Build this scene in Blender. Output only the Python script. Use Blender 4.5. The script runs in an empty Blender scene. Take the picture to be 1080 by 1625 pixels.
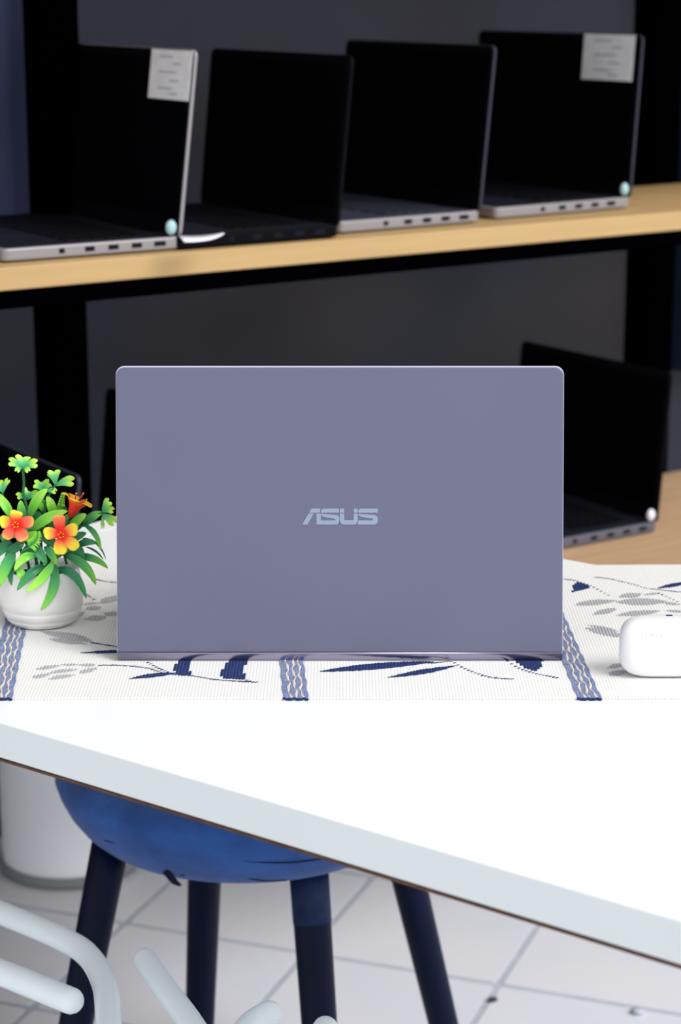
import bpy, bmesh, math, random
from mathutils import Vector, Matrix
random.seed(7)
S = bpy.context.scene
COL = S.collection

# ------------------------------------------------------------------ camera, world, light, exposure
H, PITCH, FPX = 1.288, math.radians(14), 3400.0
cam = bpy.data.cameras.new('camera'); co = bpy.data.objects.new('camera', cam); COL.objects.link(co)
co.location = (0, 0, H); co.rotation_euler = (math.radians(90) - PITCH, 0, 0)
cam.lens = 50; cam.sensor_fit = 'VERTICAL'; cam.sensor_height = 50 * 1625 / FPX; cam.sensor_width = cam.sensor_height
cam.clip_start = .02
cam.dof.use_dof = True; cam.dof.focus_distance = 1.735; cam.dof.aperture_fstop = 5.0
S.camera = co

w = bpy.data.worlds.new('world'); S.world = w; w.use_nodes = True
bg = w.node_tree.nodes['Background']; bg.inputs[0].default_value = (.95, .975, 1.0, 1); bg.inputs[1].default_value = 0.85
sun = bpy.data.lights.new('sun', 'SUN'); so = bpy.data.objects.new('sun', sun); COL.objects.link(so)
sun.energy = 2.2; sun.angle = math.radians(32); sun.color = (1, .985, .96)
so.rotation_euler = (math.radians(47), 0, math.radians(56))
S.view_settings.view_transform = 'Standard'; S.view_settings.look = 'None'
S.view_settings.gamma = 1; S.view_settings.use_curve_mapping = False
S.view_settings.exposure = 0.33

# ------------------------------------------------------------------ survey helpers (photo pixel -> point at a known height or depth)
CF = Vector((0, math.cos(PITCH), -math.sin(PITCH))); CU = Vector((0, math.sin(PITCH), math.cos(PITCH))); CP = Vector((0, 0, H))
def ray(x, y): return CF + Vector((1, 0, 0)) * ((x - 540) / FPX) - CU * ((y - 812.5) / FPX)
def atz(x, y, z):
    d = ray(x, y); return CP + d * ((z - H) / d.z)
def aty(x, y, Y):
    d = ray(x, y); return CP + d * (Y / d.y)

# ------------------------------------------------------------------ materials
MATS = {}
def mat(name, col, rough=.5, metal=0., spec=.5, var=0., vscale=8., bump=0., bscale=60., stretch=None, coat=0., sheen=0., col2=None):
    if name in MATS: return MATS[name]
    m = bpy.data.materials.new(name); m.use_nodes = True; MATS[name] = m
    nt = m.node_tree; b = nt.nodes['Principled BSDF']
    b.inputs['Base Color'].default_value = (*col, 1); b.inputs['Roughness'].default_value = rough
    b.inputs['Metallic'].default_value = metal; b.inputs['Specular IOR Level'].default_value = spec
    b.inputs['Coat Weight'].default_value = coat; b.inputs['Sheen Weight'].default_value = sheen
    if var or bump:
        tc = nt.nodes.new('ShaderNodeTexCoord'); mp = nt.nodes.new('ShaderNodeMapping')
        nt.links.new(tc.outputs['Object'], mp.inputs[0])
        if stretch: mp.inputs['Scale'].default_value = stretch
        if var:
            n = nt.nodes.new('ShaderNodeTexNoise'); n.inputs['Scale'].default_value = vscale; n.inputs['Detail'].default_value = 5
            nt.links.new(mp.outputs[0], n.inputs[0])
            r = nt.nodes.new('ShaderNodeValToRGB'); r.color_ramp.elements[0].position = .32; r.color_ramp.elements[1].position = .68
            c2 = col2 or tuple(min(1, c * (1 + var)) for c in col); c1 = tuple(c * (1 - var) for c in col) if not col2 else col
            r.color_ramp.elements[0].color = (*c1, 1); r.color_ramp.elements[1].color = (*c2, 1)
            nt.links.new(n.outputs[0], r.inputs[0]); nt.links.new(r.outputs[0], b.inputs['Base Color'])
        if bump:
            n = nt.nodes.new('ShaderNodeTexNoise'); n.inputs['Scale'].default_value = bscale; n.inputs['Detail'].default_value = 4
            nt.links.new(mp.outputs[0], n.inputs[0])
            u = nt.nodes.new('ShaderNodeBump'); u.inputs['Strength'].default_value = bump; u.inputs['Distance'].default_value = .002
            nt.links.new(n.outputs[0], u.inputs['Height']); nt.links.new(u.outputs[0], b.inputs['Normal'])
    return m
def ramp_mat(name, stops, rough=.4, spec=.5, axis=0, sss=0.):
    """colour runs along the piece (u of its UV map) from its base to its tip"""
    m = bpy.data.materials.new(name); m.use_nodes = True; nt = m.node_tree; b = nt.nodes['Principled BSDF']
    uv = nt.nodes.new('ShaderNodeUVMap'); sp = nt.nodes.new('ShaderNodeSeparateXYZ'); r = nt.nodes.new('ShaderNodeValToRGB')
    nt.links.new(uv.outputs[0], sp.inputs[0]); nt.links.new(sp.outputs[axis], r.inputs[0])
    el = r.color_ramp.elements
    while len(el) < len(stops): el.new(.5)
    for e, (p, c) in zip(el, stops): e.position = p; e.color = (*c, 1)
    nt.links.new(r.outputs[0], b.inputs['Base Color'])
    b.inputs['Roughness'].default_value = rough; b.inputs['Specular IOR Level'].default_value = spec
    return m

M_floor = mat('tile_ceramic', (.655, .685, .77), .45, 0, .35, .05, 4, col2=(.70, .71, .755))
M_grout = mat('grout', (.45, .48, .55), .9, 0, .2, .1, 20)
M_wall = mat('dark_wall_paint', (.046, .043, .046), .8, 0, .15, .12, 1.6, col2=(.036, .042, .066))
M_wallblue = mat('blue_cloth', (.06, .075, .16), .85, 0, .1, .1, 6)
M_tabletop = mat('white_laminate', (.86, .87, .90), .35, 0, .35)
M_tableedge = mat('edge_laminate', (.70, .74, .75), .25, 0, .4, .015, 6)
M_brown = mat('raw_chipboard', (.10, .05, .03), .8, 0, .2, .3, 80)
M_steelw = mat('white_painted_steel', (.88, .94, .95), .3, 0, .4)
M_black = mat('black_steel', (.0004, .0004, .001), .8, 0, .0)
M_navyfab = mat('blue_stool_fabric', (.026, .085, .29), .85, 0, .15, .22, 25, .5, 350, sheen=.15)
M_navyleg = mat('navy_lacquered_wood', (.0018, .0045, .022), .45, 0, .12, .25, 14, stretch=(4, 4, .5))
M_scuff = mat('scuffed_navy_paint', (.004, .010, .042), .6, 0, .2, .4, 60, col2=(.012, .028, .085))
M_wood = mat('oak_board', (.52, .34, .20), .55, 0, .25, .10, 5, stretch=(1, 14, 14))
M_wood2 = mat('oak_edge', (.50, .33, .15), .55, 0, .25, .06, 5, stretch=(1, 14, 14))
M_silver = mat('silver_case', (.30, .28, .30), .4, .2, .4)
M_lidside = mat('dim_lid_side', (.035, .037, .055), .5, .2, .2)
M_silver2 = mat('dark_silver_case', (.12, .12, .15), .45, .2, .3)
M_blackcase = mat('black_case', (.0022, .0022, .004), .6, 0, .06)
M_deck = mat('dark_keyboard_deck', (.010, .011, .020), .55, 0, .15)
M_deck2 = mat('grey_keyboard_deck', (.050, .054, .080), .5, .2, .2)
M_key = mat('key_plastic', (.004, .004, .007), .6, 0, .1)
M_screen = mat('unlit_screen', (.0012, .0012, .0018), .45, 0, .03)
M_port = mat('port_black', (.006, .006, .012), .6, 0, .1)
M_label = mat('label_paper', (.90, .91, .95), .8, 0, .1, .06, 60)
M_labelink = mat('label_ink', (.55, .58, .66), .8, 0, .1)
M_tag = mat('pale_tag', (.40, .60, .62), .4, 0, .3)
M_tagw = mat('white_tag', (.85, .86, .97), .5, 0, .3)
M_lid = mat('grey_anodised_lid', (.136, .140, .215), .42, .35, .3, .025, 9, .03, 900)
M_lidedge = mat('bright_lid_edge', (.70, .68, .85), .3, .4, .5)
M_band = mat('polished_hinge_band', (.33, .31, .425), .28, .95, .5)
M_logo = mat('logo_bright_metal', (.27, .315, .43), .35, .3, .4)
M_runner = mat('white_cotton', (.75, .742, .725), .9, 0, .1, .02, 300)
M_blueyarn = mat('blue_yarn', (.20, .245, .40), .9, 0, .1, .35, 500, stretch=(1, .35, 1))
M_cream = mat('cream_yarn', (.72, .62, .52), .9, 0, .1, .1, 300)
M_navyyarn = mat('navy_yarn', (.020, .035, .13), .9, 0, .1, .3, 400)
M_greyyarn = mat('grey_yarn', (.40, .40, .43), .9, 0, .1, .12, 400)
M_pot = mat('white_ceramic', (.86, .85, .82), .28, 0, .5)
M_plastic = mat('white_gloss_plastic', (.86, .86, .87), .2, 0, .4)
M_plasticmark = mat('pale_grey_mark', (.72, .72, .745), .4, 0, .3)
M_bin = mat('white_bin_plastic', (.88, .91, .96), .5, 0, .3, .04, 5)
M_binrim = mat('bin_grey_rim', (.22, .24, .26), .6, 0, .2)
M_stem = mat('stem_green', (.015, .14, .05), .5, 0, .3)
M_soil = mat('dark_green_foam', (.01, .06, .02), .9, 0, .1)
M_stone = mat('dark_pebble', (.06, .065, .10), .8, 0, .2, .3, 200)
M_leaf = {
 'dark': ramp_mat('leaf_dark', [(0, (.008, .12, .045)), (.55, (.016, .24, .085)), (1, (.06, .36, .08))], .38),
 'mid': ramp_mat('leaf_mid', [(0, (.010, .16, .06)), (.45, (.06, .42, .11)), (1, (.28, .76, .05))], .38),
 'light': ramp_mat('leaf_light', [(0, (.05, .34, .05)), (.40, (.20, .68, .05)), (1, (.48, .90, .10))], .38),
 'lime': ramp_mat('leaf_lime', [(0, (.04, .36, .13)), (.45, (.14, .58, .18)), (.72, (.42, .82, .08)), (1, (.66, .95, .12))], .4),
}
M_petal = ramp_mat('petal_orange', [(0, (.92, .008, .001)), (.35, (.93, .02, .006)), (.5, (.95, .09, .04)), (.8, (.95, .20, .08)), (1, (.98, .55, .05))], .45)
M_petaly = ramp_mat('petal_yellow', [(0, (.92, .008, .001)), (.3, (.94, .05, .01)), (.55, (.98, .38, .04)), (.75, (1, .74, .02)), (1, (1, .85, .05))], .45)
M_trumpet = ramp_mat('trumpet_red', [(0, (.70, .02, .005)), (.7, (.92, .03, .006)), (1, (.95, .14, .02))], .45)
M_stamen = mat('stamen_yellow', (1, .42, .02), .5); M_stamenr = mat('stamen_red', (.9, .04, .01), .5)

# ------------------------------------------------------------------ mesh helpers
def link(name, me, parent=None, m=None):
    o = bpy.data.objects.new(name, me); COL.objects.link(o)
    if parent: o.parent = parent
    if m: me.materials.append(m)
    return o
def fin(name, bm, m, parent=None, smooth=False, recalc=True):
    if recalc: bmesh.ops.recalc_face_normals(bm, faces=bm.faces)
    me = bpy.data.meshes.new(name); bm.to_mesh(me); bm.free()
    if smooth:
        for p in me.polygons: p.use_smooth = True
    return link(name, me, parent, m)
def empty(name, loc=(0, 0, 0), rz=0):
    o = bpy.data.objects.new(name, None); COL.objects.link(o); o.location = loc; o.rotation_euler = (0, 0, rz); o.empty_display_size = .05
    return o
def tag(o, label, cat, group=None):
    o['label'] = label; o['category'] = cat
    if group: o['group'] = group
    return o
def struct(o): o['kind'] = 'structure'; return o
def box(bm, c, s, rot=None, bev=0, seg=2):
    r = bmesh.ops.create_cube(bm, size=1); vs = r['verts']
    bmesh.ops.scale(bm, vec=s, verts=vs)
    if bev:
        es = list({e for v in vs for e in v.link_edges})
        rr = bmesh.ops.bevel(bm, geom=es, offset=bev, segments=seg, profile=.5, affect='EDGES', clamp_overlap=True)
        vs = list({v for v in rr['verts']} | {v for v in vs if v.is_valid})
    if rot is not None: bmesh.ops.rotate(bm, cent=(0, 0, 0), matrix=rot, verts=vs)
    bmesh.ops.translate(bm, vec=c, verts=vs)
    return vs
def boxobj(name, c, s, m, parent=None, bev=0, rot=None, seg=2, smooth=False):
    bm = bmesh.new(); box(bm, c, s, rot, bev, seg); return fin(name, bm, m, parent, smooth)
def prism(bm, pts, z0, z1):
    a = [bm.verts.new((x, y, z0)) for x, y in pts]; b = [bm.verts.new((x, y, z1)) for x, y in pts]
    bm.faces.new(a[::-1]); bm.faces.new(b)
    for i in range(len(pts)):
        j = (i + 1) % len(pts); bm.faces.new((a[i], a[j], b[j], b[i]))
def rrect(w, h, r, n=6, cx=0, cy=0):
    p = []
    for k, (sx, sy) in enumerate(((1, 1), (-1, 1), (-1, -1), (1, -1))):
        for i in range(n + 1):
            a = math.pi / 2 * (k + i / n); p.append((cx + sx * (w / 2 - r) + r * math.cos(a), cy + sy * (h / 2 - r) + r * math.sin(a)))
    return p
def lathe(bm, prof, n=48, c=(0, 0, 0), M=None, capb=True, capt=True):
    rings = []
    for r, z in prof:
        ring = []
        for i in range(n):
            a = 2 * math.pi * i / n; v = Vector((r * math.cos(a), r * math.sin(a), z))
            if M is not None: v = M @ v
            ring.append(bm.verts.new(v + Vector(c)))
        rings.append(ring)
    for A, B in zip(rings, rings[1:]):
        for i in range(n):
            j = (i + 1) % n; bm.faces.new((A[i], A[j], B[j], B[i]))
    if capb: bm.faces.new(rings[0][::-1])
    if capt: bm.faces.new(rings[-1])
def catmull(P, n=6, closed=False):
    P = [Vector(p) for p in P]; out = []; N = len(P)
    for i in range(N if closed else N - 1):
        if closed: a, b, c, d = P[i - 1], P[i], P[(i + 1) % N], P[(i + 2) % N]
        else: a, b, c, d = P[max(i - 1, 0)], P[i], P[i + 1], P[min(i + 2, N - 1)]
        for k in range(n):
            t = k / n; out.append(.5 * ((2 * b) + (c - a) * t + (2 * a - 5 * b + 4 * c - d) * t * t + (3 * b - a - 3 * c + d) * t ** 3))
    if not closed: out.append(P[-1])
    return out
def tube(bm, P, r, n=12, closed=False, rnd=False, rz=None):
    """round bar along P; rnd closes both ends with half spheres; rz flattens it vertically"""
    P = [Vector(p) for p in P]; R = [r(i / (len(P) - 1)) if callable(r) else r for i in range(len(P))]
    if rnd:
        d0 = (P[0] - P[1]).normalized(); d1 = (P[-1] - P[-2]).normalized(); k = 5
        pre = [(P[0] + d0 * R[0] * math.sin(math.pi / 2 * i / k), R[0] * max(.02, math.cos(math.pi / 2 * i / k))) for i in range(k, 0, -1)]
        post = [(P[-1] + d1 * R[-1] * math.sin(math.pi / 2 * i / k), R[-1] * max(.02, math.cos(math.pi / 2 * i / k))) for i in range(1, k + 1)]
        R = [q[1] for q in pre] + R + [q[1] for q in post]; P = [q[0] for q in pre] + P + [q[0] for q in post]
    rings = []; N = len(P)
    up = None
    for i, p in enumerate(P):
        if closed: t = P[(i + 1) % N] - P[i - 1]
        else: t = P[min(i + 1, N - 1)] - P[max(i - 1, 0)]
        t.normalize()
        if up is None:
            up = Vector((0, 0, 1)) if abs(t.z) < .9 else Vector((1, 0, 0))
        s = t.cross(up).normalized(); u = s.cross(t).normalized(); up = u
        rings.append([bm.verts.new(p + s * (R[i] * math.cos(2 * math.pi * k / n)) + u * ((rz / r * R[i] if rz else R[i]) * math.sin(2 * math.pi * k / n))) for k in range(n)])
    for i in range(N if closed else N - 1):
        A, B = rings[i], rings[(i + 1) % N]
        for k in range(n):
            j = (k + 1) % n; bm.faces.new((A[k], A[j], B[j], B[k]))
    if not closed: bm.faces.new(rings[0][::-1]); bm.faces.new(rings[-1])
def tubeobj(name, P, r, m, parent=None, **k):
    bm = bmesh.new(); tube(bm, P, r, **k); return fin(name, bm, m, parent, True)

# ------------------------------------------------------------------ setting: tiled floor and back wall
TZ = math.radians(-20.4); TS = .2725
fl = struct(boxobj('floor', (0, 0, -.0416), (5.4, 5.4, .08), M_grout)); fl.location = (.2078, 2.591, 0); fl.rotation_euler.z = TZ
bm = bmesh.new(); g = .0105
pts = rrect(TS - g, TS - g, .004, 2)
prism(bm, pts, -.0030, 0); tile_me = bpy.data.meshes.new('tile')
bmesh.ops.recalc_face_normals(bm, faces=bm.faces); bm.to_mesh(tile_me); bm.free(); tile_me.materials.append(M_floor)
for i in range(-9, 8):
    for j in range(-9, 8):
        o = bpy.data.objects.new('tile', tile_me); COL.objects.link(o); o.parent = fl
        o.location = ((i + .5) * TS, (j + .5) * TS, random.uniform(-.0006, .0))
# shelf frame: t along the shelf, n into the wall
A0 = Vector((-.3725, 2.3401, 0)); T = Vector((.818, .5753, 0)).normalized(); N = Vector((-T.y, T.x, 0)); YAW = math.atan2(T.y, T.x)
def sh(t, n, z): return A0 + T * t + N * n + Vector((0, 0, z))
ROTS = Matrix.Rotation(YAW, 3, 'Z')
wl = struct(boxobj('wall_back', (0, 0, 0), (5.2, .1, 2.9), M_wall)); wl.location = sh(.7, .75, 1.45); wl.rotation_euler.z = YAW

cl = struct(boxobj('shade_ceiling', (0, 0, 0), (5.2, 1.5, .1), mat('shade_ceiling_paint', (.5, .5, .5), .9, 0, .1, .03, 3))); cl.location = sh(.7, -.05, 2.55); cl.rotation_euler.z = YAW  # unseen partial ceiling, added to keep light off the upper wall

# ------------------------------------------------------------------ rack: posts, beams, boards
def sbox(name, t0, t1, n0, n1, z0, z1, m, parent, bev=.001):
    o = boxobj(name, (0, 0, 0), (t1 - t0, n1 - n0, z1 - z0), m, parent, bev); o.location = Vector(((t0 + t1) / 2, (n0 + n1) / 2, (z0 + z1) / 2)); return o
rack = empty('steel_rack', A0, YAW)
tag(rack, 'black steel rack frame with square uprights carrying the two oak boards', 'rack')
for t0, t1 in ((.2205, .2685), (1.256, 1.306)):
    sbox('upright', t0, t1, .302, .360, .44, 2.498, M_black, rack)
    for z in (.455, .925, 2.4): sbox('wall_arm', t0 + .01, t1 - .01, .36, .70, z, z + .03, M_black, rack)
    sbox('bracket', t0 + .008, t1 - .008, .03, .302, .936, .952, M_black, rack)
    sbox('bracket', t0 + .008, t1 - .008, -.15, .302, .462, .494, M_black, rack)
sbox('beam', -.6, 1.95, .004, .03, .933, .9535, M_black, rack)
b1 = sbox('shelf_board', -.6, 1.95, 0, .30, .954, .98, M_wood2, None, .0015); b1.parent = None
b1.location = sh(.675, .15, .967); b1.rotation_euler.z = YAW
tag(b1, 'upper oak shelf board holding the row of four open laptops', 'shelf')
b2 = boxobj('shelf_board', (0, 0, 0), (2.55, .49, .026), M_wood, None, .0015)
b2.location = sh(.675, .055, .508); b2.rotation_euler.z = YAW
tag(b2, 'lower oak shelf board behind the white table', 'shelf')
shade_board = boxobj('shelf_board', (0, 0, 0), (2.55, .42, .026), M_wood2, None, .0015)  # out-of-view board, added to shade the wall and the back of the shelf
shade_board.location = sh(.675, .09, 1.413); shade_board.rotation_euler.z = YAW
tag(shade_board, 'unseen oak board added above the open laptops to shade the wall and shelf', 'shelf')
sbox('beam', -.6, 1.95, .004, .03, 1.379, 1.3995, M_black, rack)
# curtains behind the rack
def curtain(t0, t1, n, z0, z1, label, m):
    bm = bmesh.new(); prev = None; K = 90
    for i in range(K + 1):
        u = i / K; t = t0 + (t1 - t0) * u; d = .018 * math.sin(u * (t1 - t0) * 75) + .006 * math.sin(u * 31 + 1)
        cur = [bm.verts.new(sh(t, n + d, z0)), bm.verts.new(sh(t, n + d * .7, z1))]
        if prev: bm.faces.new((prev[0], cur[0], cur[1], prev[1]))
        prev = cur
    o = fin('curtain', bm, m, None, True)
    sol = o.modifiers.new('thickness', 'SOLIDIFY'); sol.thickness = .002
    return tag(o, label, 'curtain')
curtain(-.75, .385, .655, .90, 2.5, 'dark blue curtain behind the leftmost black upright', M_wallblue)
curtain(1.60, 2.3, .655, .60, 2.5, 'near-black blue curtain at the right end of the rack', mat('dark_navy_cloth', (.008, .014, .03), .9, 0, .05, .1, 6))

# ------------------------------------------------------------------ laptops on the rack
def laptop(hinge, yaw, w, d, h, lean, case, deck, label, cat_group, edge=None, has_label=None, tagc=None, port=True, km=None):
    """hinge = back corner of the side that faces the room; local x = user's right, y = towards the screen"""
    y = math.radians(yaw); Tv = Vector((math.cos(y), math.sin(y), 0)); Nv = Vector((-Tv.y, Tv.x, 0))
    c = Vector(hinge) + Nv * (w / 2) - Tv * (d / 2)
    root = empty('laptop', c, y - math.pi / 2); tag(root, label, 'laptop', cat_group)
    th = .016
    bm = bmesh.new(); prism(bm, rrect(w, d, .008), .002, th)
    base = fin('base', bm, case, root)
    bv = base.modifiers.new('bevel', 'BEVEL'); bv.width = .002; bv.segments = 2; bv.limit_method = 'ANGLE'
    dk = boxobj('keyboard_deck', (0, 0, th + .0002), (w - .012, d - .012, .0006), deck, root)
    bm = bmesh.new()
    for r in range(6):
        n = 14 if r < 5 else 9; kw = (w - .05) / n; kd = (d * .46) / 6
        for k in range(n):
            box(bm, (-(w - .05) / 2 + (k + .5) * kw, d / 2 - .032 - (r + .5) * kd, th + .0012), (kw * .84, kd * .8, .0016))
    fin('keyboard', bm, km or M_key, dk)['kind'] = 'stuff'
    boxobj('touchpad', (0, -d / 2 + .045, th + .0007), (.105, .065, .0006), deck, dk)
    if port:
        for k, (yy, pw) in enumerate(((.055, .013), (.025, .013), (-.005, .012), (.085, .015), (-.04, .007))):
            boxobj('port', (w / 2 - .0006, yy, .0095), (.002, pw, .0055), M_port, base)
    for sx in (-1, 1):
        for sy in (-1, 1): boxobj('rubber_foot', (sx * (w / 2 - .03), sy * (d / 2 - .025), .001), (.025, .01, .002), M_port, root)
    # lid, hinged at the back edge
    bm = bmesh.new(); prism(bm, rrect(w, h, .009, 6, 0, h / 2), -.0045, .0)
    lid = fin('lid', bm, edge or case, root)
    lid.location = (0, d / 2 - .003, th - .002); lid.rotation_euler = (math.radians(90 - lean), 0, 0)
    bv = lid.modifiers.new('bevel', 'BEVEL'); bv.width = .001; bv.segments = 2; bv.limit_method = 'ANGLE'
    bm = bmesh.new(); prism(bm, rrect(w - .003, h - .003, .008, 6, 0, h / 2), 0, .0006); fin('bezel', bm, M_blackcase, lid)
    boxobj('display', (0, h / 2 + .006, .0008), (w - .018, h - .034, .0006), M_screen, lid)
    bm = bmesh.new(); lathe(bm, [(.0015, -.0002), (.0015, .0012)], 12); o = fin('webcam', bm, M_port, lid); o.location = (0, h - .007, .0006)
    if has_label:
        lw, lh, ox, oy = has_label
        pl = boxobj('price_label', (0, 0, 0), (lw, lh, .0006), M_label, lid); pl.location = (w / 2 - ox - lw / 2, h - oy - lh / 2, .0016)
        for k, (yy, l, x0) in enumerate(((.36, .5, -.2), (.22, .3, .25), (.05, .6, -.1), (-.12, .35, .2), (-.28, .5, -.15), (-.38, .3, .2))):
            boxobj('print_line', (x0 * lw * .6, yy * lh, .0004), (l * lw * .7, lh * .045, .0003), M_labelink, pl)
    for s in (-1, 1):
        bm = bmesh.new(); lathe(bm, [(.005, -.025), (.005, .025)], 14, (s * w * .33, d / 2 - .003, th - .001), Matrix.Rotation(math.pi / 2, 3, 'Y'))
        fin('hinge', bm, M_blackcase, root, True)
    if tagc:
        bm = bmesh.new(); bmesh.ops.create_icosphere(bm, subdivisions=2, radius=1)
        bmesh.ops.scale(bm, vec=(.005, .007, .009), verts=bm.verts)
        o = fin('security_tag', bm, tagc, root, True); o.location = (w / 2 - .001, d / 2 - .012, th + .011)
    return root
ZU = .98
GR = 'laptops on the rack'
laptop(atz(287, 397, ZU), 33, .33, .225, .216, 7, M_silver, M_deck, 'open silver laptop at the left end of the upper shelf, white label on screen', GR, M_silver, (.098, .057, .003, .002), M_tag)
laptop(atz(538, 378, ZU), 34, .33, .225, .205, 6, M_blackcase, M_deck, 'open all-black laptop on the upper shelf, second from the left', GR, None, None, None)
laptop(atz(762, 354, ZU), 35.5, .325, .225, .212, 6, M_silver, M_deck2, 'open laptop on the upper shelf with grey keyboard, third from the left', GR, M_lidside, None, None, km=mat('grey_key', (.03, .033, .05), .6, 0, .1))
laptop(atz(1000, 331, ZU), 37, .34, .245, .220, 4, M_silver, M_deck, 'open silver laptop at the right end of the upper shelf, white label on screen', GR, M_lidside, (.100, .062, .012, .001), M_tag)
ZL = .521
laptop(atz(1042, 845, ZL), 34, .335, .225, .216, 5, M_silver2, M_deck, 'open dark laptop on the lower shelf, right of the big grey laptop', GR, M_blackcase, None, M_tagw)
lb = sh(.322, .056, ZL)
laptop((lb.x, lb.y, ZL), 35, .335, .225, .216, 6, M_blackcase, M_deck, 'open black laptop on the lower shelf directly behind the big grey laptop', GR, None, None, None)
la = atz(124, 755, .75)
laptop((la.x - .016, la.y - .012, ZL), 33, .335, .225, .216, 6, M_silver2, M_deck, 'open dark laptop on the lower shelf behind the flowers', GR, M_lidside, None, None)
# curled paper tag lying on the black laptop
p0 = atz(322, 382, ZU + .018)
bm = bmesh.new(); prev = None
for i in range(15):
    u = i / 14; wv = .010 * math.sin(math.pi * (.12 + .84 * u)) ** .7; q = p0 + T * ((u - .5) * .055) + Vector((0, 0, .001 + .006 * u ** 3))
    cur = [bm.verts.new(q - N * wv), bm.verts.new(q + N * wv * 1.3 + Vector((0, 0, .006 * (1 - u))))]
    if prev: bm.faces.new((prev[0], cur[0], cur[1], prev[1]))
    prev = cur
o = fin('paper_tag', bm, M_tagw, None, True); so_ = o.modifiers.new('thickness', 'SOLIDIFY'); so_.thickness = .0006
tag(o, 'curled white paper tag lying on the all-black laptop', 'paper tag')

# ------------------------------------------------------------------ white bin on the floor
bin_ = empty('floor_bin', (-.405, 2.992, 0)); tag(bin_, 'pale round plastic bin standing on the tiles at left', 'bin')
bm = bmesh.new(); lathe(bm, [(.090, .001), (.099, .006), (.100, .03), (.102, .30), (.104, .43), (.1, .44), (.097, .43), (.094, .02)], 48, capt=True); fin('body', bm, M_bin, bin_, True)
bm = bmesh.new(); lathe(bm, [(.098, .0), (.104, .002), (.104, .012), (.1, .018)], 48, capt=False, capb=False); fin('rim', bm, M_binrim, bin_, True)

# ------------------------------------------------------------------ blue stool
SC = Vector((-.0995, 2.158, 0)); st = empty('round_stool', SC); tag(st, 'round stool with blue padded fabric seat and navy legs', 'stool')
bm = bmesh.new()
lathe(bm, [(.02, .392), (.10, .394), (.145, .399), (.166, .408), (.180, .420), (.192, .436), (.200, .452), (.2045, .466), (.202, .476), (.190, .484), (.15, .489), (.05, .491)], 72)
seat = fin('seat', bm, M_navyfab, st, True)
def ringcrease(z, r, name, a0, a1, wob):
    P = []
    for i in range(41):
        a = math.radians(a0 + (a1 - a0) * i / 40); P.append((r * math.cos(a), r * math.sin(a), z + wob * math.sin(i * .35) + .004 * math.sin(i * .11)))
    return tubeobj(name, P, .0007, M_navyleg, seat, n=6)
ringcrease(.4425, .1955, 'seam', 225, 300, .0008)
ringcrease(.417, .1775, 'seam', 250, 285, .0006)
for (ax, ay, ad, bx_, by_, bd, sc) in ((171, 1362, 2.105, 123, 1610, 2.075, False), (324, 1405, 2.26, 317, 1620, 2.29, False), (491, 1400, 2.045, 506, 1620, 2.01, True), (652, 1412, 2.225, 702, 1620, 2.25, True)):
    a = aty(ax, ay, ad) - SC; b = aty(bx_, by_, bd) - SC; d = (b - a) / (a.z - b.z)
    top = a - d * (.402 - a.z); foot = a + d * (a.z)
    lg = tubeobj('leg', [top.lerp(foot, i / 10) for i in range(11)], lambda u: .0200 - .004 * u, M_navyleg, st, n=24)
    bm = bmesh.new(); lathe(bm, [(.0165, 0), (.0165, .008), (.015, .009)], 20, foot); fin('foot_pad', bm, M_port, lg)
    if sc:
        p, q = top.lerp(foot, .02), top.lerp(foot, .14 if sc else .1)
        tubeobj('worn_top', [p, p.lerp(q, .5), q], lambda u: .02035 - .0004 * u, M_scuff, lg, n=24)
pt = aty(272, 1397, 1.99) - SC
bm = bmesh.new(); prev = None
for i, (dx, dz, ww) in enumerate(((-.006, .010, .003), (0, .002, .003), (.004, -.003, .0025), (.009, -.006, .0012))):
    cur = [bm.verts.new(pt + Vector((dx - ww, 0, dz - ww * .6))), bm.verts.new(pt + Vector((dx + ww, .001, dz + ww * .6)))]
    if prev: bm.faces.new((prev[0], cur[0], cur[1], prev[1]))
    prev = cur
o = fin('torn_strip', bm, M_navyleg, st); o.modifiers.new('thickness', 'SOLIDIFY').thickness = .001

# ------------------------------------------------------------------ white openwork stool at lower left
ZS = .42; ow = empty('openwork_stool', (-.23, 1.62, 0)); OWP = Vector(ow.location)
tag(ow, 'white openwork stool of rounded painted bars, front left below the table', 'stool')
def sp(x, y): return atz(x, y, ZS) - OWP
rim = [sp(*p) for p in ((-215, 1358), (-110, 1402), (0, 1448), (95, 1488), (140, 1517), (165, 1562), (172, 1625), (174, 1760), (200, 1880), (390, 1925), (560, 1935), (600, 1985), (300, 2010), (-180, 2000), (-310, 1900), (-330, 1600), (-290, 1400))]
tubeobj('seat_rim', catmull(rim, 8, True), .0112, M_steelw, ow, n=16, closed=True)
tubeobj('bar', catmull([sp(-322, 1440), sp(-150, 1487), sp(0, 1543), sp(60, 1567), sp(112, 1588)], 8), .0118, M_steelw, ow, n=16, rnd=True)
for P in (((230, 1524), (262, 1570), (312, 1640), (360, 1740), (385, 1915)), ((426, 1608), (392, 1632), (360, 1690), (372, 1790), (392, 1915)), ((516, 1633), (500, 1690), (470, 1780), (420, 1915))):
    tubeobj('bar', catmull([sp(*p) for p in P], 8), .0112, M_steelw, ow, n=16, rnd=True)
for p, q in (((-260, 1375), (-420, 1330)), ((-300, 1930), (-420, 1980)), ((590, 1975), (680, 2010)), ((174, 1740), (190, 1800))):
    a = sp(*p); b = sp(*q); b.z = 0
    tubeobj('leg', [a, a.lerp(b, .5), b], .011, M_steelw, ow, n=14)

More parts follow.
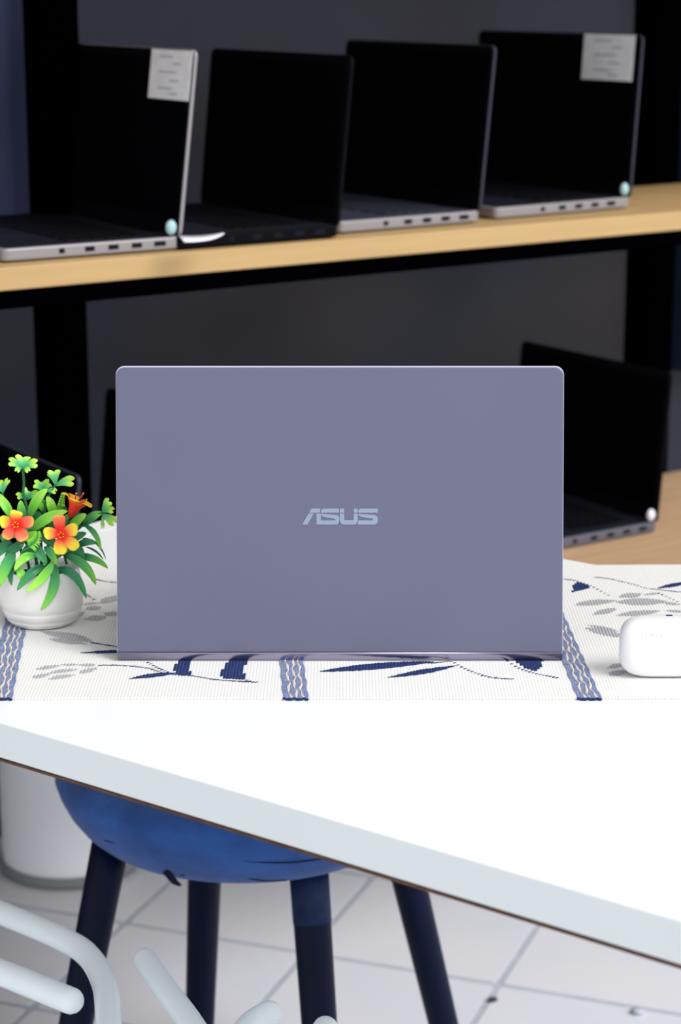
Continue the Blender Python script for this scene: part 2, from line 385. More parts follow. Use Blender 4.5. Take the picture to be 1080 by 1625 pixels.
# ------------------------------------------------------------------ white table
ZT = .75
F0 = Vector((-.2537, 1.5121, 0)); TX = Vector((.7955, -.606, 0)).normalized(); TY = Vector((-TX.y, TX.x, 0)); TYAW = math.atan2(TX.y, TX.x)
Lin = Vector((-.2499, 2.0657, 0)); Bk = Vector((.2439, 1.950, 0))
t0 = (Lin - F0).dot(TX); dep = (Bk - F0).dot(TY)
tl = t0 - .030; LEN = 2.0
tb = empty('table', F0 + TX * tl, TYAW); tag(tb, 'long white laminate table with a straight edge cutting across the foreground', 'table')
bm = bmesh.new(); box(bm, (LEN / 2, dep / 2, ZT - .0146), (LEN, dep, .029), None, .0008, 1)
fin('tabletop', bm, M_tabletop, tb)
boxobj('edge_band', (LEN / 2, -.0004, ZT - .0146), (LEN, .0012, .0272), M_tableedge, tb, .0003)
boxobj('edge_band', (LEN / 2, dep + .0004, ZT - .0146), (LEN, .0012, .0272), M_tableedge, tb, .0003)
boxobj('raw_edge', (LEN / 2, .0006, ZT - .0300), (LEN, .004, .0017), M_brown, tb)
boxobj('joint_line', (.030, dep / 2, ZT + .00005), (.0012, dep - .002, .0003), M_plasticmark, tb)
for x in (1.05, 1.75):
    boxobj('pedestal', (x, dep / 2, .372), (.07, .10, .694), M_steelw, tb, .006)
    boxobj('foot', (x, dep / 2, .0125), (.08, dep * .8, .025), M_steelw, tb, .006)
    boxobj('top_plate', (x, dep / 2, .7135), (.08, dep * .7, .011), M_steelw, tb, .002)

# ------------------------------------------------------------------ woven runner
RY0, RY1, RX0, RX1, PITCHR = 1.5622, 1.9475, -.325, .372, .00255
run = empty('table_runner', (0, 0, ZT)); tag(run, 'white ribbed table runner woven with blue stripes and leaves', 'table runner')
NR = int((RX1 - RX0) / PITCHR)
def rib(x): return .0013 + .00017 * abs(math.sin(math.pi * (x - RX0) / PITCHR))
def edge_f(x): return RY0 + .0006 * math.sin(x * 37) + .0004 * math.sin(x * 97 + 2)
def edge_b(x): return RY1 + .0006 * math.sin(x * 41 + 1)
bm = bmesh.new(); cols = []
for i in range(NR * 4 + 1):
    x = RX0 + i * PITCHR / 4; s = abs(math.sin(math.pi * (i / 4))); k = random.uniform(.8, 1.2) if i % 4 == 0 else k
    y0 = edge_f(x) - .0011 * s * k; y1 = edge_b(x) + .0011 * s * k; z = rib(x); c = []
    c.append(bm.verts.new((x, y0, .0001)))
    for yy in (y0, y0 + .0012, .25 * y1 + .75 * y0, .5 * (y0 + y1), .75 * y1 + .25 * y0, y1 - .0012, y1):
        c.append(bm.verts.new((x, yy, z if y0 + .0005 < yy < y1 - .0005 else .00035)))
    c.append(bm.verts.new((x, y1, .0001))); cols.append(c)
for A, B in zip(cols, cols[1:]):
    for k in range(len(A) - 1): bm.faces.new((A[k], B[k], B[k + 1], A[k + 1]))
    bm.faces.new((A[0], A[-1], B[-1], B[0]))
fin('cloth', bm, M_runner, run)
def motif(name, polys, m, fill=.95, lift=.0002):
    """woven figure: one small float of yarn per rib, as far as the outline reaches there"""
    bm = bmesh.new()
    for poly in polys:
        xs = [p[0] for p in poly]
        i0 = int((min(xs) - RX0) / PITCHR) - 1; i1 = int((max(xs) - RX0) / PITCHR) + 1
        for i in range(i0, i1 + 1):
            xc = RX0 + (i + .5) * PITCHR; ys = []
            for a, b in zip(poly, poly[1:] + poly[:1]):
                if (a[0] - xc) * (b[0] - xc) < 0: ys.append(a[1] + (b[1] - a[1]) * (xc - a[0]) / (b[0] - a[0]))
            ys.sort()
            for y0, y1 in zip(ys[::2], ys[1::2]):
                if y1 - y0 < .0012: y0, y1 = (y0 + y1) / 2 - .0007, (y0 + y1) / 2 + .0007
                y0 += random.uniform(-.0006, .0006); y1 += random.uniform(-.0006, .0006)
                w_ = PITCHR * fill / 2; z = .0016 + lift
                prev = None
                for u in (-1, -.5, 0, .5, 1):
                    zz = z - .0003 * u * u; sk = .0006 * u
                    cur = [bm.verts.new((xc + w_ * u, y0 + sk, zz)), bm.verts.new((xc + w_ * u, y1 + sk, zz))]
                    if prev: bm.faces.new((prev[0], cur[0], cur[1], prev[1]))
                    prev = cur
    return fin(name, bm, m, run, recalc=False)
def g2(x, y): p = atz(x, y, ZT + .0015); return (p.x, p.y)
def leafpoly(a, b, w, bend=0., sharp=1.0):
    a = Vector((*g2(*a), 0)); b = Vector((*g2(*b), 0)); mid = (a + b) / 2; sc = .00053 * 3.1 / 2 * .55
    d = (b - a); nrm = Vector((-d.y, d.x, 0)).normalized(); up, dn = [], []
    for i in range(13):
        u = i / 12; c = a.lerp(b, u) + nrm * bend * 4 * u * (1 - u); hw = w * sc * math.sin(math.pi * min(1, max(0, u)) ** sharp) ** .8
        up.append((c + nrm * hw)[:2]); dn.append((c - nrm * hw)[:2])
    return up + dn[::-1][1:-1]
def stempoly(P, w=.0009):
    Q = catmull([Vector((*g2(*p), 0)) for p in P], 6); up, dn = [], []
    for i, p in enumerate(Q):
        up.append((p.x, p.y + w)); dn.append((p.x, p.y - w))
    return up + dn[::-1]
def poly(P): return [g2(*p) for p in P]
# stripes: blue bands with three wavering cream lines
def stripe(fl_, fr_, bl_, br_):
    """front-left, front-right, and two points further back on the same edges (pixels)"""
    a, b, c, d = (Vector((*g2(*p), 0)) for p in (fl_, fr_, bl_, br_))
    def ln(p, q, y): return p.x + (q.x - p.x) * (y - p.y) / (q.y - p.y)
    ya, yb = RY0 - .0018, RY1 + .001
    bm = bmesh.new(); prev = None; K = 60
    for i in range(K + 1):
        y = ya + (yb - ya) * i / K; x0, x1 = ln(a, c, y), ln(b, d, y); wob = .0005 * math.sin(i * 1.3)
        cur = [bm.verts.new((x0 + (x1 - x0) * j / 24 + wob, y, .0018 + .0004 * abs(math.sin(j * 1.57 + .3)))) for j in range(25)]
        if prev:
            for j in range(24): bm.faces.new((prev[j], prev[j + 1], cur[j + 1], cur[j]))
        else:
            lo = [bm.verts.new((v.co.x, v.co.y, .0003)) for v in cur]
            for j in range(24): bm.faces.new((lo[j], lo[j + 1], cur[j + 1], cur[j]))
        prev = cur
    s = fin('woven_stripe', bm, M_blueyarn, run, recalc=False)
    for k, f in enumerate((.27, .52, .76)):
        bm = bmesh.new(); prev = None; ph = random.uniform(0, 6)
        for i in range(K * 2 + 1):
            y = ya + (yb - ya) * i / K / 2; x = ln(a, c, y) * (1 - f) + ln(b, d, y) * f
            x += .0008 * math.sin(i * .55 + ph) + .0004 * math.sin(i * 1.3 + k); w_ = .00075 + .0003 * math.sin(i * .8 + ph)
            cur = [bm.verts.new((x - w_, y, .0022)), bm.verts.new((x, y, .0026)), bm.verts.new((x + w_, y, .0022))]
            if prev:
                for j in range(2): bm.faces.new((prev[j], prev[j + 1], cur[j + 1], cur[j]))
            prev = cur
        fin('cream_thread', bm, M_cream, s, recalc=False)
    # gathered end of the band: a dark knotted selvedge
    P = [(ln(a, c, ya) + (ln(b, d, ya) - ln(a, c, ya)) * i / 16, ya - .0004 + .0008 * math.sin(i * 1.1), .0012 + .0005 * math.sin(i * 2)) for i in range(17)]
    tubeobj('selvedge', P, .0009, M_navyyarn, s, n=6)
stripe((-22, 1111), (19, 1111), (8, 985), (44, 985))
stripe((449, 1108), (489, 1108), (444, 1052), (482, 1052))
stripe((914, 1104), (952, 1104), (862, 975), (894, 975))
G, V_ = M_greyyarn, M_navyyarn
for a, b, w_, bd in (((65, 1002), (147, 1019), 15, .002), ((78, 1013), (136, 1022), 10, -.001), ((57, 1063), (96, 1056), 8, .001), ((49, 1076), (78, 1070), 8, 0),
        ((77, 1078), (118, 1071), 8, .001), ((75, 1069), (124, 1062), 8, .001), ((97, 1055), (124, 1055), 5, 0), ((125, 1055), (152, 1056), 7, 0), ((124, 1069), (152, 1060), 8, 0),
        ((132, 959), (157, 957), 6, 0), ((134, 967), (162, 963), 12, 0), ((136, 984), (167, 978), 15, 0), ((159, 958), (190, 945), 14, 0), ((163, 973), (192, 976), 12, 0), ((118, 980), (132, 971), 8, 0),
        ((911, 961), (978, 953), 14, .002), ((941, 976), (977, 965), 11, 0), ((982, 948), (1018, 942), 13, 0), ((976, 956), (1058, 954), 20, 0), ((978, 977), (1047, 969), 13, 0),
        ((1050, 956), (1080, 960), 8, 0), ((1054, 969), (1090, 971), 7, 0), ((1022, 944), (1046, 941), 6, 0), ((928, 996), (995, 1012), 14, 0), ((932, 992), (982, 1002), 8, 0), ((964, 1061), (990, 1052), 7, 0), ((966, 1072), (994, 1064), 10, 0)):
    motif('woven_leaf', [leafpoly(a, b, w_ * 1.2, bd)], G, .84)
for a, b, w_, bd in (((130, 1036), (215, 1033), 8, 0), ((206, 1077), (280, 1068), 9, .001), ((505, 1066), (690, 1050), 15, .001), ((616, 1075), (724, 1056), 10, -.001), ((1042, 934), (1100, 922), 9, 0)):
    motif('woven_leaf', [leafpoly(a, b, w_ * 1.15, bd)], V_)
for P in (((143, 1020), (165, 1023), (215, 1032)), ((155, 1056), (190, 1056), (232, 1060), (262, 1069), (300, 1072), (345, 1079), (410, 1083)), ((232, 1050), (250, 1060), (272, 1069)),
          ((640, 1053), (690, 1052), (715, 1050), (737, 1061), (773, 1074), (816, 1078)), ((803, 1047), (818, 1058), (842, 1067), (885, 1076)),
          ((880, 918), (894, 919), (913, 922), (939, 931), (969, 947)), ((941, 916), (969, 919), (1010, 929), (1028, 934), (1085, 940)), ((1039, 939), (1080, 957)), ((150, 919), (168, 923), (192, 925)), ((137, 944), (150, 952)), ((370, 1072), (392, 1080), (398, 1082))):
    motif('woven_stem', [stempoly(P)], V_, 1.0)
for P in (((275, 1062), (281, 1050), (285, 1042), (303, 1042), (303, 1050), (301, 1060), (303, 1073), (281, 1072)), ((350, 1068), (357, 1055), (365, 1046), (393, 1044), (393, 1050), (385, 1062), (391, 1079), (352, 1077)),
          ((812, 1046), (862, 1044), (858, 1059), (849, 1066), (832, 1060)), ((908, 929), (917, 923), (935, 930), (933, 934), (908, 940))):
    motif('woven_bud', [poly(P)], V_)

# ------------------------------------------------------------------ big grey laptop, back of the lid to the camera
ZR = ZT + .0017
hl = atz(187, 1050, ZR); hr = atz(891, 1050, ZR); LW = (hr - hl).length + .0008; HY = (hl.y + hr.y) / 2; HX = (hl.x + hr.x) / 2
LEAN = math.radians(11.4); LH = .2375; LD = .235
lp = empty('laptop', (HX, HY, ZR)); tag(lp, 'big grey laptop seen from behind on the runner, its lid carrying a bright logo', 'laptop')
RL = Matrix.Rotation(-LEAN, 4, 'X')
def lidp(u, v, off=0.): return RL @ Vector((u, -off, v))            # u to the right, v up the lid, off towards the camera
def lidprism(name, pts, o0, o1, m, parent):
    bm = bmesh.new(); a = [bm.verts.new(lidp(u, v, o0)) for u, v in pts]; b = [bm.verts.new(lidp(u, v, o1)) for u, v in pts]
    bm.faces.new(a); bm.faces.new(b[::-1])
    for i in range(len(pts)):
        j = (i + 1) % len(pts); bm.faces.new((a[i], b[i], b[j], a[j]))
    return fin(name, bm, m, parent)
def lidoutline(w_, v0, v1, r):
    p = [(-w_ / 2, v0), (w_ / 2, v0)]
    for i in range(9):
        a = math.pi / 2 * i / 8; p.append((w_ / 2 - r + r * math.cos(a), v1 - r + r * math.sin(a)))
    for i in range(9):
        a = math.pi / 2 * (1 + i / 8); p.append((-w_ / 2 + r + r * math.cos(a), v1 - r + r * math.sin(a)))
    return p
BAND = .0075
lid = lidprism('lid', lidoutline(LW, BAND, LH, .0065), -.005, .0, M_lid, lp)
bv = lid.modifiers.new('bevel', 'BEVEL'); bv.width = .0009; bv.segments = 2; bv.limit_method = 'ANGLE'; bv.angle_limit = math.radians(50)
# bright thin rim strip just behind the lid skin
lidprism('lid_rim', lidoutline(LW + .0006, BAND, LH + .0010, .0070), -.0050, -.0012, M_lidedge, lid)
lidprism('bezel', lidoutline(LW - .004, BAND + .004, LH - .002, .006), -.0060, -.0050, M_blackcase, lid)
lidprism('display', [(-LW / 2 + .008, .02), (LW / 2 - .008, .02), (LW / 2 - .008, LH - .012), (-LW / 2 + .008, LH - .012)], -.0063, -.0060, M_screen, lid)
# rolled lower edge
bm = bmesh.new(); prev = None; K = 14
for i in range(K + 1):
    a = math.radians(100) * i / K; rr = BAND
    v = BAND - rr * math.sin(a); off = -rr * (1 - math.cos(a))
    cur = [bm.verts.new(lidp(-LW / 2, v, off)), bm.verts.new(lidp(LW / 2, v, off))]
    if prev: bm.faces.new((prev[0], prev[1], cur[1], cur[0]))
    prev = cur
o = fin('hinge_band', bm, M_band, lid, True); sol = o.modifiers.new('thickness', 'SOLIDIFY'); sol.thickness = .001; sol.offset = 0
# logo
LOGO = [
 [(232,177),(330,177),(319,222),(206,222)], [(202,230),(256,230),(188,349),(132,349)],
 [(358,177),(527,177),(525,221),(330,221),(334,200),(343,183)],
 [(284,232),(332,232),(332,303),(480,303),(487,296),(530,296),(526,322),(515,340),(498,349),(284,349)],
 [(334,232),(500,245),(522,257),(530,275),(530,296),(487,296),(478,286),(375,270),(345,258),(334,244)],
 [(535,177),(580,177),(580,222),(533,222)], [(682,177),(725,177),(725,221),(682,221)],
 [(533,230),(580,230),(580,290),(588,301),(670,301),(682,290),(682,230),(726,230),(726,305),(717,333),(695,349),(575,349),(545,333),(533,305)],
 [(752,177),(938,177),(937,222),(728,222),(732,200),(740,184)],
 [(731,232),(905,246),(930,260),(940,283),(940,296),(888,296),(880,286),(775,270),(743,257),(731,244)],
 [(735,303),(880,303),(888,296),(940,296),(936,325),(925,341),(905,349),(724,349),(727,322)]]
MPP = 1.7315 / FPX
lg = None
bm = bmesh.new()
for P in LOGO:
    q = [((460 + x / 6.75 - 539.2) * MPP, (1049.5 - (780 + y / 6.75)) * MPP) for x, y in P]
    a = [bm.verts.new(lidp(u, v, .00005)) for u, v in q]; b = [bm.verts.new(lidp(u, v, .00035)) for u, v in q]
    bm.faces.new(b[::-1])
    for i in range(len(q)):
        j = (i + 1) % len(q); bm.faces.new((a[i], b[i], b[j], a[j]))
fin('logo', bm, M_logo, lid)
# base behind the lid
bm = bmesh.new(); prism(bm, rrect(LW, LD, .008, 6, 0, .012 + LD / 2), .004, .019); base = fin('base', bm, M_silver2, lp)
dk = boxobj('keyboard_deck', (0, .012 + LD / 2, .0192), (LW - .01, LD - .01, .0006), M_deck2, lp)
bm = bmesh.new()
for r in range(6):
    for k in range(15): box(bm, (-.16 + (k + .5) * .3200 / 15, .045 + (r + .5) * .0185, .0203), (.0180, .0152, .0018))
fin('keyboard', bm, M_key, dk)['kind'] = 'stuff'
boxobj('touchpad', (-.01, .205, .0197), (.105, .07, .0006), M_silver2, dk)
for sx in (-1, 1):
    boxobj('hinge', (sx * .12, .0115, .0135), (.05, .010, .010), M_blackcase, lp, .003)
    for yy in (.03, .22): boxobj('rubber_foot', (sx * .14, yy, .002), (.03, .012, .004), M_port, lp)
for k, (yy, pw) in enumerate(((.04, .011), (.06, .014), (.085, .013), (.105, .008))): boxobj('port', (LW / 2 - .0004, yy, .011), (.002, pw, .005), M_port, base)

# ------------------------------------------------------------------ earbud case
ec = empty('earbud_case', atz(1050, 1070, ZR)); tag(ec, 'glossy white rounded earbud case on the runner at right', 'earbud case')
EW, EH, ED = .0695, .0475, .030
def superbox(zc0, zc1, name, parent, sq=.0):
    bm = bmesh.new(); n, mm = 48, 28; rings = []
    for j in range(mm + 1):
        ph = -math.pi / 2 + math.pi * j / mm; ring = []
        for i in range(n):
            th = 2 * math.pi * i / n
            def sg(v, e): return math.copysign(abs(v) ** e, v)
            cx = sg(math.cos(ph), .5) * sg(math.cos(th), .45); cy = sg(math.cos(ph), .5) * sg(math.sin(th), .7); cz = sg(math.sin(ph), .55)
            ring.append((cx * EW / 2, cy * ED / 2, EH / 2 + cz * EH / 2))
        rings.append(ring)
    vs = [[bm.verts.new(p) for p in r] for r in rings]
    for A, B in zip(vs, vs[1:]):
        for i in range(n):
            k = (i + 1) % n; bm.faces.new((A[i], A[k], B[k], B[i]))
    bmesh.ops.remove_doubles(bm, verts=bm.verts, dist=1e-6)
    for zc, nrm in ((zc0, (0, 0, -1)), (zc1, (0, 0, 1))):
        if zc is None: continue
        gm = bm.verts[:] + bm.edges[:] + bm.faces[:]
        r = bmesh.ops.bisect_plane(bm, geom=gm, plane_co=(0, 0, zc), plane_no=nrm, clear_outer=True)
        es = [e for e in r['geom_cut'] if isinstance(e, bmesh.types.BMEdge)]
        bmesh.ops.contextual_create(bm, geom=es)
        for e in es: e.smooth = False
    return fin(name, bm, M_plastic, parent, True)
body = superbox(None, EH * .60, 'body', ec); superbox(EH * .6005, None, 'lid', ec)
def glyphs(u0, v0, hgt, strokes):
    bm = bmesh.new()
    for (x0, y0, x1, y1) in strokes:
        for a, b in (((x0, y0), (x1, y1)),):
            p = Vector((u0 + a[0] * hgt, -ED / 2 - .00012 + .0004, v0 + a[1] * hgt)); q = Vector((u0 + b[0] * hgt, p.y, v0 + b[1] * hgt))
            tube(bm, [p, q], .00022, n=6)
    return fin('engraved_mark', bm, M_plasticmark, ec)
glyphs(-.019, .0345, .0042, [(0, 0, 0, 1), (0, 1, .4, 1), (.8, 0, .8, 1), (.8, 1, 1.3, .6), (1.7, 0, 2.0, 1), (2.0, 1, 2.3, 0), (2.8, 0, 2.8, 1), (2.8, 0, 3.2, 0), (3.7, 0, 3.7, 1), (4.2, .0, 4.6, 1)])
boxobj('hinge_notch', (.0045, .004, EH - .0002), (.005, .003, .0008), M_navyyarn, ec)

# ------------------------------------------------------------------ potted artificial flowers
PB = atz(68, 986, ZR); plant = empty('potted_flowers', PB)
tag(plant, 'white ceramic pot of artificial orange flowers and green leaves left of the grey laptop', 'potted plant')
bm = bmesh.new()
prof = [(.0235, 0), (.0262, .001), (.0290, .0040), (.0302, .0060), (.0296, .0068), (.0312, .0080), (.0329, .0130), (.0328, .0138), (.0323, .0146), (.0334, .0160), (.0338, .0200), (.0341, .0240), (.0337, .0300), (.0329, .0375), (.0318, .0440), (.0311, .0485), (.0304, .0492), (.0295, .0485), (.0290, .0440), (.0290, .0380)]
lathe(bm, [(r * 1.035, z) for r, z in prof], 64, capt=True); fin('pot', bm, M_pot, plant, True)
bm = bmesh.new(); lathe(bm, [(.0289, .0390), (.0289, .0400), (.02, .0425), (.006, .0435)], 32); fin('moss', bm, M_soil, plant, True)
PD = PB.y
def pp(x, y, d=0.): return aty(x, y, PD - d) - PB
VIEW = (CP - (PB + Vector((0, 0, .05)))).normalized()
def leaf(name, a, b, w_, kind, d0=.0, d1=.02, ctrl=None, shape='leaf', twist=0., parent=None, m=None, cup=.25, off=None):
    """blade from a to b (pixels) with depth offsets towards the room d0, d1"""
    A = pp(*a, d0) if not isinstance(a, Vector) else a; B = pp(*b, d1) if not isinstance(b, Vector) else b
    C = pp(*ctrl, (d0 + d1) / 2 + .004) if ctrl else (A + B) / 2 + Vector((0, -.003, .004))
    hw = w_ * .00053 / 2; n = 14; bm = bmesh.new(); uvl = bm.loops.layers.uv.new('UVMap'); rows = []; NC = 8
    for i in range(n + 1):
        row = []
        for k in range(NC + 1):
            f = -1 + 2 * k / NC; u = i / n
            if shape == 'heart': u *= .80 + .20 * math.sqrt(max(0, 1 - (2 * abs(f) - 1) ** 2)) ** 1.2
            elif shape == 'petal': u *= 1 - .04 * (1 + math.cos(f * 9.4)) / 2
            p = A * (1 - u) ** 2 + C * 2 * u * (1 - u) + B * u * u; tg = (C - A) * 2 * (1 - u) + (B - C) * 2 * u
            sd = tg.cross(VIEW).normalized(); nn = sd.cross(tg).normalized()
            if nn.dot(VIEW) < 0: nn = -nn
            if shape == 'leaf': ww = hw * (.16 + .84 * math.sin(math.pi * u ** .85) ** .75) if u < .999 else hw * .05
            elif shape == 'petal': ww = hw * (.28 + .72 * math.sin(math.pi * .5 * u / .75) if u < .75 else math.sqrt(max(.03, 1 - ((u - .75) / .26) ** 2)))
            else: ww = hw * (.10 + .90 * min(1, u / .74) ** .85)
            q = p + sd * ww * f - nn * (cup * ww * (1 - abs(f)))
            row.append((bm.verts.new(q), u, (f + 1) / 2))
        rows.append(row)
    for R1, R2 in zip(rows, rows[1:]):
        for k in range(NC):
            fa = bm.faces.new((R1[k][0], R1[k + 1][0], R2[k + 1][0], R2[k][0]))
            for lp_, src in zip(fa.loops, (R1[k], R1[k + 1], R2[k + 1], R2[k])): lp_[uvl].uv = (src[1], src[2])
    o = fin(name, bm, m or M_leaf[kind], parent or plant, True, recalc=False)
    so2 = o.modifiers.new('thickness', 'SOLIDIFY'); so2.thickness = .0005; so2.offset = 0
    return o
LEAVES = [
 ((19, 822), (-9, 780), 15, 'light', .010, .004, (10, 800)), ((47, 822), (75, 776), 16, 'light', .004, .010, (55, 790)), ((86, 828), (74, 788), 15, 'light', .004, .006, (84, 800)),
 ((48, 845), (107, 811), 17, 'light', .012, .018, (70, 818)), ((42, 832), (33, 794), 15, 'mid', .002, .004, (32, 812)), ((110, 842), (137, 816), 15, 'light', .006, .008, (122, 822)),
 ((104, 842), (108, 816), 12, 'mid', .003, .004, None), ((132, 836), (163, 814), 14, 'mid', -.004, -.004, (145, 815)), ((133, 833), (160, 874), 9, 'mid', -.004, .004, (155, 842)),
 ((130, 854), (168, 888), 3.5, 'dark', -.006, -.004, (158, 855)), ((136, 868), (164, 888), 3.5, 'dark', -.006, -.002, (154, 872)), ((121, 868), (151, 863), 12, 'dark', .002, .004, (137, 855)), ((124, 864), (134, 889), 12, 'dark', .008, .012, (126, 875)),
 ((110, 884), (171, 902), 12, 'mid', .002, .006, (150, 878)), ((100, 880), (152, 928), 15, 'mid', .012, .018, (138, 888)), ((86, 904), (137, 950), 14, 'dark', .020, .028, (122, 898)),
 ((86, 893), (65, 968), 15, 'mid', .026, .036, (94, 935)), ((84, 892), (41, 939), 15, 'light', .032, .045, (72, 918)), ((72, 899), (27, 937), 15, 'dark', .026, .042, (50, 902)),
 ((58, 884), (23, 906), 14, 'light', .026, .034, (36, 876)), ((26, 902), (37, 926), 13, 'light', .030, .034, (36, 908)), ((22, 884), (20, 930), 12, 'dark', .020, .026, (14, 910)),
 ((24, 878), (0, 931), 19, 'mid', .022, .030, (8, 892)), ((20, 862), (-12, 890), 17, 'dark', .016, .020, (2, 864)), ((42, 862), (74, 896), 18, 'dark', .020, .028, (60, 868)),
 ((70, 868), (89, 897), 13, 'mid', .022, .028, (84, 876)), ((38, 862), (8, 884), 15, 'dark', .014, .020, (22, 868)), ((60, 846), (4, 854), 16, 'mid', .010, .014, (30, 840)),
 ((64, 845), (92, 872), 18, 'dark', .004, .006, None), ((50, 840), (64, 812), 16, 'dark', .0, .0, None), ((76, 850), (96, 822), 16, 'dark', .0, .0, None), ((104, 862), (137, 846), 14, 'dark', -.002, -.004, (120, 850)),
 ((92, 872), (132, 884), 14, 'dark', .004, .008, (112, 868)), ((40, 850), (18, 838), 15, 'dark', .004, .004, None), ((34, 858), (66, 850), 14, 'light', .014, .016, (50, 846)), ((0, 850), (16, 864), 12, 'mid', .008, .012, None),
 ((60, 862), (30, 892), 14, 'dark', .012, .02, (44, 866)), ((108, 812), (88, 806), 8, 'mid', -.002, 0, None), ((112, 872), (88, 888), 8, 'dark', .010, .016, None), ((62, 806), (80, 796), 9, 'mid', 0, .002, None), ((68, 812), (62, 798), 9, 'light', .002, .002, None)]
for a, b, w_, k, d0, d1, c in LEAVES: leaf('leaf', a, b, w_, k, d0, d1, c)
# clover sprigs: heart-shaped leaflets on a stem
def clover(stem, hearts, d):
    s = tubeobj('clover_sprig', catmull([pp(x, y, d) for x, y in stem], 6), .0011, M_stem, plant, n=8)
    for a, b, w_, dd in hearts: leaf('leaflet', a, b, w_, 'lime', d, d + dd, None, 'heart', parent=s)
clover([(36, 746), (38, 765), (37, 785), (43, 805), (52, 850)], [((36, 745), (13, 732), 15, .002), ((36, 746), (37, 722), 25, -.004), ((37, 746), (60, 735), 16, .002), ((36, 744), (26, 749), 9, .008), ((36, 744), (46, 749), 9, .008)], .004)
clover([(88, 770), (80, 782), (72, 800), (70, 850)], [((88, 770), (85, 745), 21, -.002), ((88, 771), (118, 764), 18, .002), ((88, 770), (76, 751), 7, -.006)], .002)
clover([(70, 781), (68, 800), (68, 850)], [((70, 781), (53, 767), 15, .001), ((70, 780), (66, 763), 15, -.003), ((70, 781), (80, 765), 16, -.003), ((72, 781), (90, 781), 10, .003)], .000)
clover([(40, 797), (48, 815), (58, 850)], [((43, 793), (26, 788), 12, .004), ((43, 793), (46, 777), 18, -.003), ((43, 793), (62, 784), 14, .002)], -.002)
clover([(4, 783), (8, 800), (30, 850)], [((5, 783), (14, 760), 9, .0), ((5, 783), (-4, 766), 18, -.002)], .0)
clover([(163, 814), (150, 818), (128, 836), (90, 870)], [((162, 815), (175, 794), 15, -.002), ((163, 814), (181, 811), 12, .002), ((161, 817), (183, 832), 16, .003), ((163, 818), (163, 839), 6, .004)], -.004)
# fern tips
def fern(path, n, l0, d, side=1):
    P = catmull([pp(x, y, d) for x, y in path], 8); s = tubeobj('fern_sprig', P, .0005, M_leaf['light'], plant, n=6)
    for i in range(n):
        u = .25 + .72 * i / n; p = P[int(u * (len(P) - 1))]; tg = (P[min(len(P) - 1, int(u * (len(P) - 1)) + 1)] - P[max(0, int(u * (len(P) - 1)) - 1)]).normalized(); sd = tg.cross(VIEW).normalized()
        for sg in (-1, 1):
            l = l0 * (1 - .75 * u) ; q = p + (sd * sg + tg * .5) * l
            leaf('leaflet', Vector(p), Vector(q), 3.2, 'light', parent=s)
fern([(96, 812), (98, 798), (101, 783)], 6, .0042, .004)
fern([(34, 875), (50, 866), (59, 856), (60, 845)], 9, .0075, .026)
# open five-petalled flowers
def flower(c, petals, d, name='flower'):
    s = empty(name); s.parent = plant
    P0 = pp(*c, d)
    bm = bmesh.new(); bmesh.ops.create_icosphere(bm, subdivisions=2, radius=.0032); bmesh.ops.translate(bm, vec=P0 + VIEW * -.001, verts=bm.verts)
    fin('flower_heart', bm, M_stamenr, s, True)
    for tip, w_, yel, dd in petals:
        leaf('petal', P0.copy(), pp(*tip, d + dd), w_, None, ctrl=None, shape='petal', parent=s, m=M_petaly if yel else M_petal, cup=.2)
    for k in range(5):
        a = k * 1.26 + .5; q = P0 + VIEW * .0055 + Vector((math.cos(a) * .0022, 0, math.sin(a) * .0022 + .001))
        st_ = tubeobj('stamen', [P0, P0.lerp(q, .6), q], .00045, M_stamenr, s, n=6)
        bm = bmesh.new(); bmesh.ops.create_icosphere(bm, subdivisions=1, radius=.0008); bmesh.ops.translate(bm, vec=q, verts=bm.verts); fin('anther', bm, M_stamen, s, True)
    tubeobj('flower_stem', [P0 - VIEW * .002, P0 - VIEW * .012 + Vector((0, 0, -.006)), P0 - VIEW * .016 + Vector((.004, 0, -.024))], .0011, M_stem, s, n=8)
flower((25, 835), [((27, 810), 20, 1, .000), ((-1, 829), 20, 1, .002), ((54, 829), 19, 0, .003), ((39, 859), 21, 0, .006), ((8, 856), 18, 0, .006)], .024)
flower((97, 851), [((93, 817), 20, 0, .000), ((69, 848), 20, 1, .004), ((96, 881), 22, 1, .006), ((124, 840), 21, 1, .002), ((123, 872), 19, 1, .006)], .030)
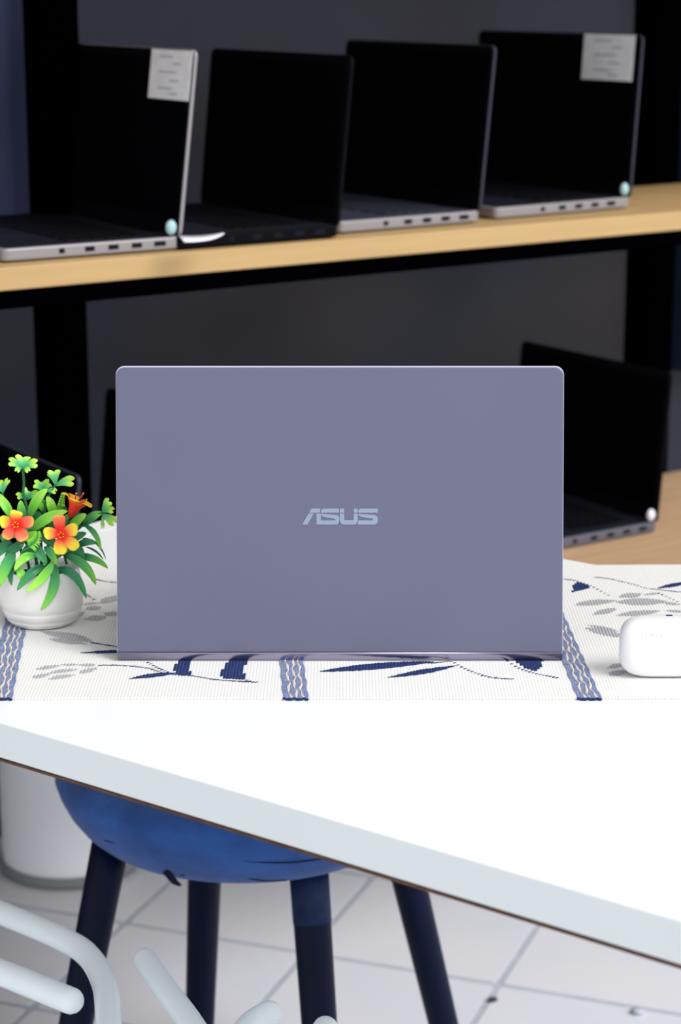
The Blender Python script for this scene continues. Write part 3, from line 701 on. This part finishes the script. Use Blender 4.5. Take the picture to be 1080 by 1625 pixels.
# trumpet flower seen from the side
tf = empty('flower'); tf.parent = plant
p0, p1 = pp(111, 820, .012), pp(123, 794, .010); ax = (p1 - p0).normalized(); L = (p1 - p0).length
Mx = ax.to_track_quat('Z', 'Y').to_matrix()
bm = bmesh.new(); uvl = bm.loops.layers.uv.new('UVMap'); prof = [(.0014, 0), (.0026, .2), (.0036, .45), (.0046, .65), (.0062, .82), (.0082, .95)]
lathe(bm, [(r, z * L) for r, z in prof], 20, p0, Mx, capt=False)
for f in bm.faces:
    for l in f.loops: l[uvl].uv = (min(1, max(0, (l.vert.co - p0).dot(ax) / L)), 0)
o = fin('trumpet', bm, M_trumpet, tf, True); o.modifiers.new('thickness', 'SOLIDIFY').thickness = .0006
for k in range(5):
    a = 2 * math.pi * k / 5 + .15; rd = Mx @ Vector((math.cos(a), math.sin(a), 0))
    A = p0 + ax * L * .80 + rd * .0052; B = p0 + ax * L * 1.0 + rd * .0142; bm = bmesh.new(); uvl = bm.loops.layers.uv.new('UVMap'); sd = ax.cross(rd).normalized(); rows = []
    for i in range(9):
        u = i / 8; p = A.lerp(B, u) + ax * .0022 * math.sin(u * math.pi) ; ww = .0048 * (.75 + .25 * math.sin(u * 2.4) if u < .75 else math.sqrt(max(.03, 1 - ((u - .75) / .26) ** 2)))
        rows.append([(bm.verts.new(p + sd * ww * f), u) for f in (-1, 0, 1)])
    for R1, R2 in zip(rows, rows[1:]):
        for j in range(2):
            fa = bm.faces.new((R1[j][0], R1[j + 1][0], R2[j + 1][0], R2[j][0]))
            for lp_, s_ in zip(fa.loops, (R1[j], R1[j + 1], R2[j + 1], R2[j])): lp_[uvl].uv = (.35 + .5 * s_[1], 0)
    o = fin('petal', bm, M_petaly, tf, True, recalc=False); o.modifiers.new('thickness', 'SOLIDIFY').thickness = .0006
for k, (x, y) in enumerate(((121, 783), (132, 783), (137, 793))):
    q = pp(x, y, .012); tubeobj('stamen', [p0 + ax * L * .6, p0.lerp(q, .8) + ax * .001, q], .0006, M_stamenr, tf, n=6)
    bm = bmesh.new(); bmesh.ops.create_icosphere(bm, subdivisions=1, radius=.0009); bmesh.ops.translate(bm, vec=q, verts=bm.verts); fin('anther', bm, M_stamen, tf, True)
tubeobj('flower_stem', [p0, pp(108, 830, .006), pp(90, 860, .004)], .001, M_stem, tf, n=8)
# bare stems rising out of the pot
for (x0, y0), (x1, y1), d in (((58, 905), (55, 850), .004), ((66, 905), (64, 840), .0), ((74, 905), (78, 850), .006), ((62, 905), (40, 860), .010), ((72, 905), (100, 862), .004), ((48, 905), (30, 868), .012), ((80, 905), (112, 850), -.004)):
    tubeobj('stem', catmull([pp(x0, y0 + 4, d * .3), pp((x0 * 2 + x1) / 3, (y0 + y1) / 2, d * .6), pp(x1, y1, d)], 5), .0013, M_stem, plant, n=8)

# ------------------------------------------------------------------ pebbles on the floor
for (x, y, r, m, lb_) in ((782, 1588, .0065, M_stone, 'small dark pebble lying on a floor tile'), (1012, 1608, .009, M_grout, 'pale scrap lying on the floor tiles at lower right')):
    bm = bmesh.new(); bmesh.ops.create_icosphere(bm, subdivisions=2, radius=r)
    for v in bm.verts: v.co *= random.uniform(.85, 1.12); v.co.z = max(v.co.z * .45, -r * .3)
    o = fin('pebble', bm, m, None, True); p = atz(x, y, 0); o.location = (p.x, p.y, r * .3 + .0002)
    tag(o, lb_, 'pebble' if m is M_stone else 'scrap')
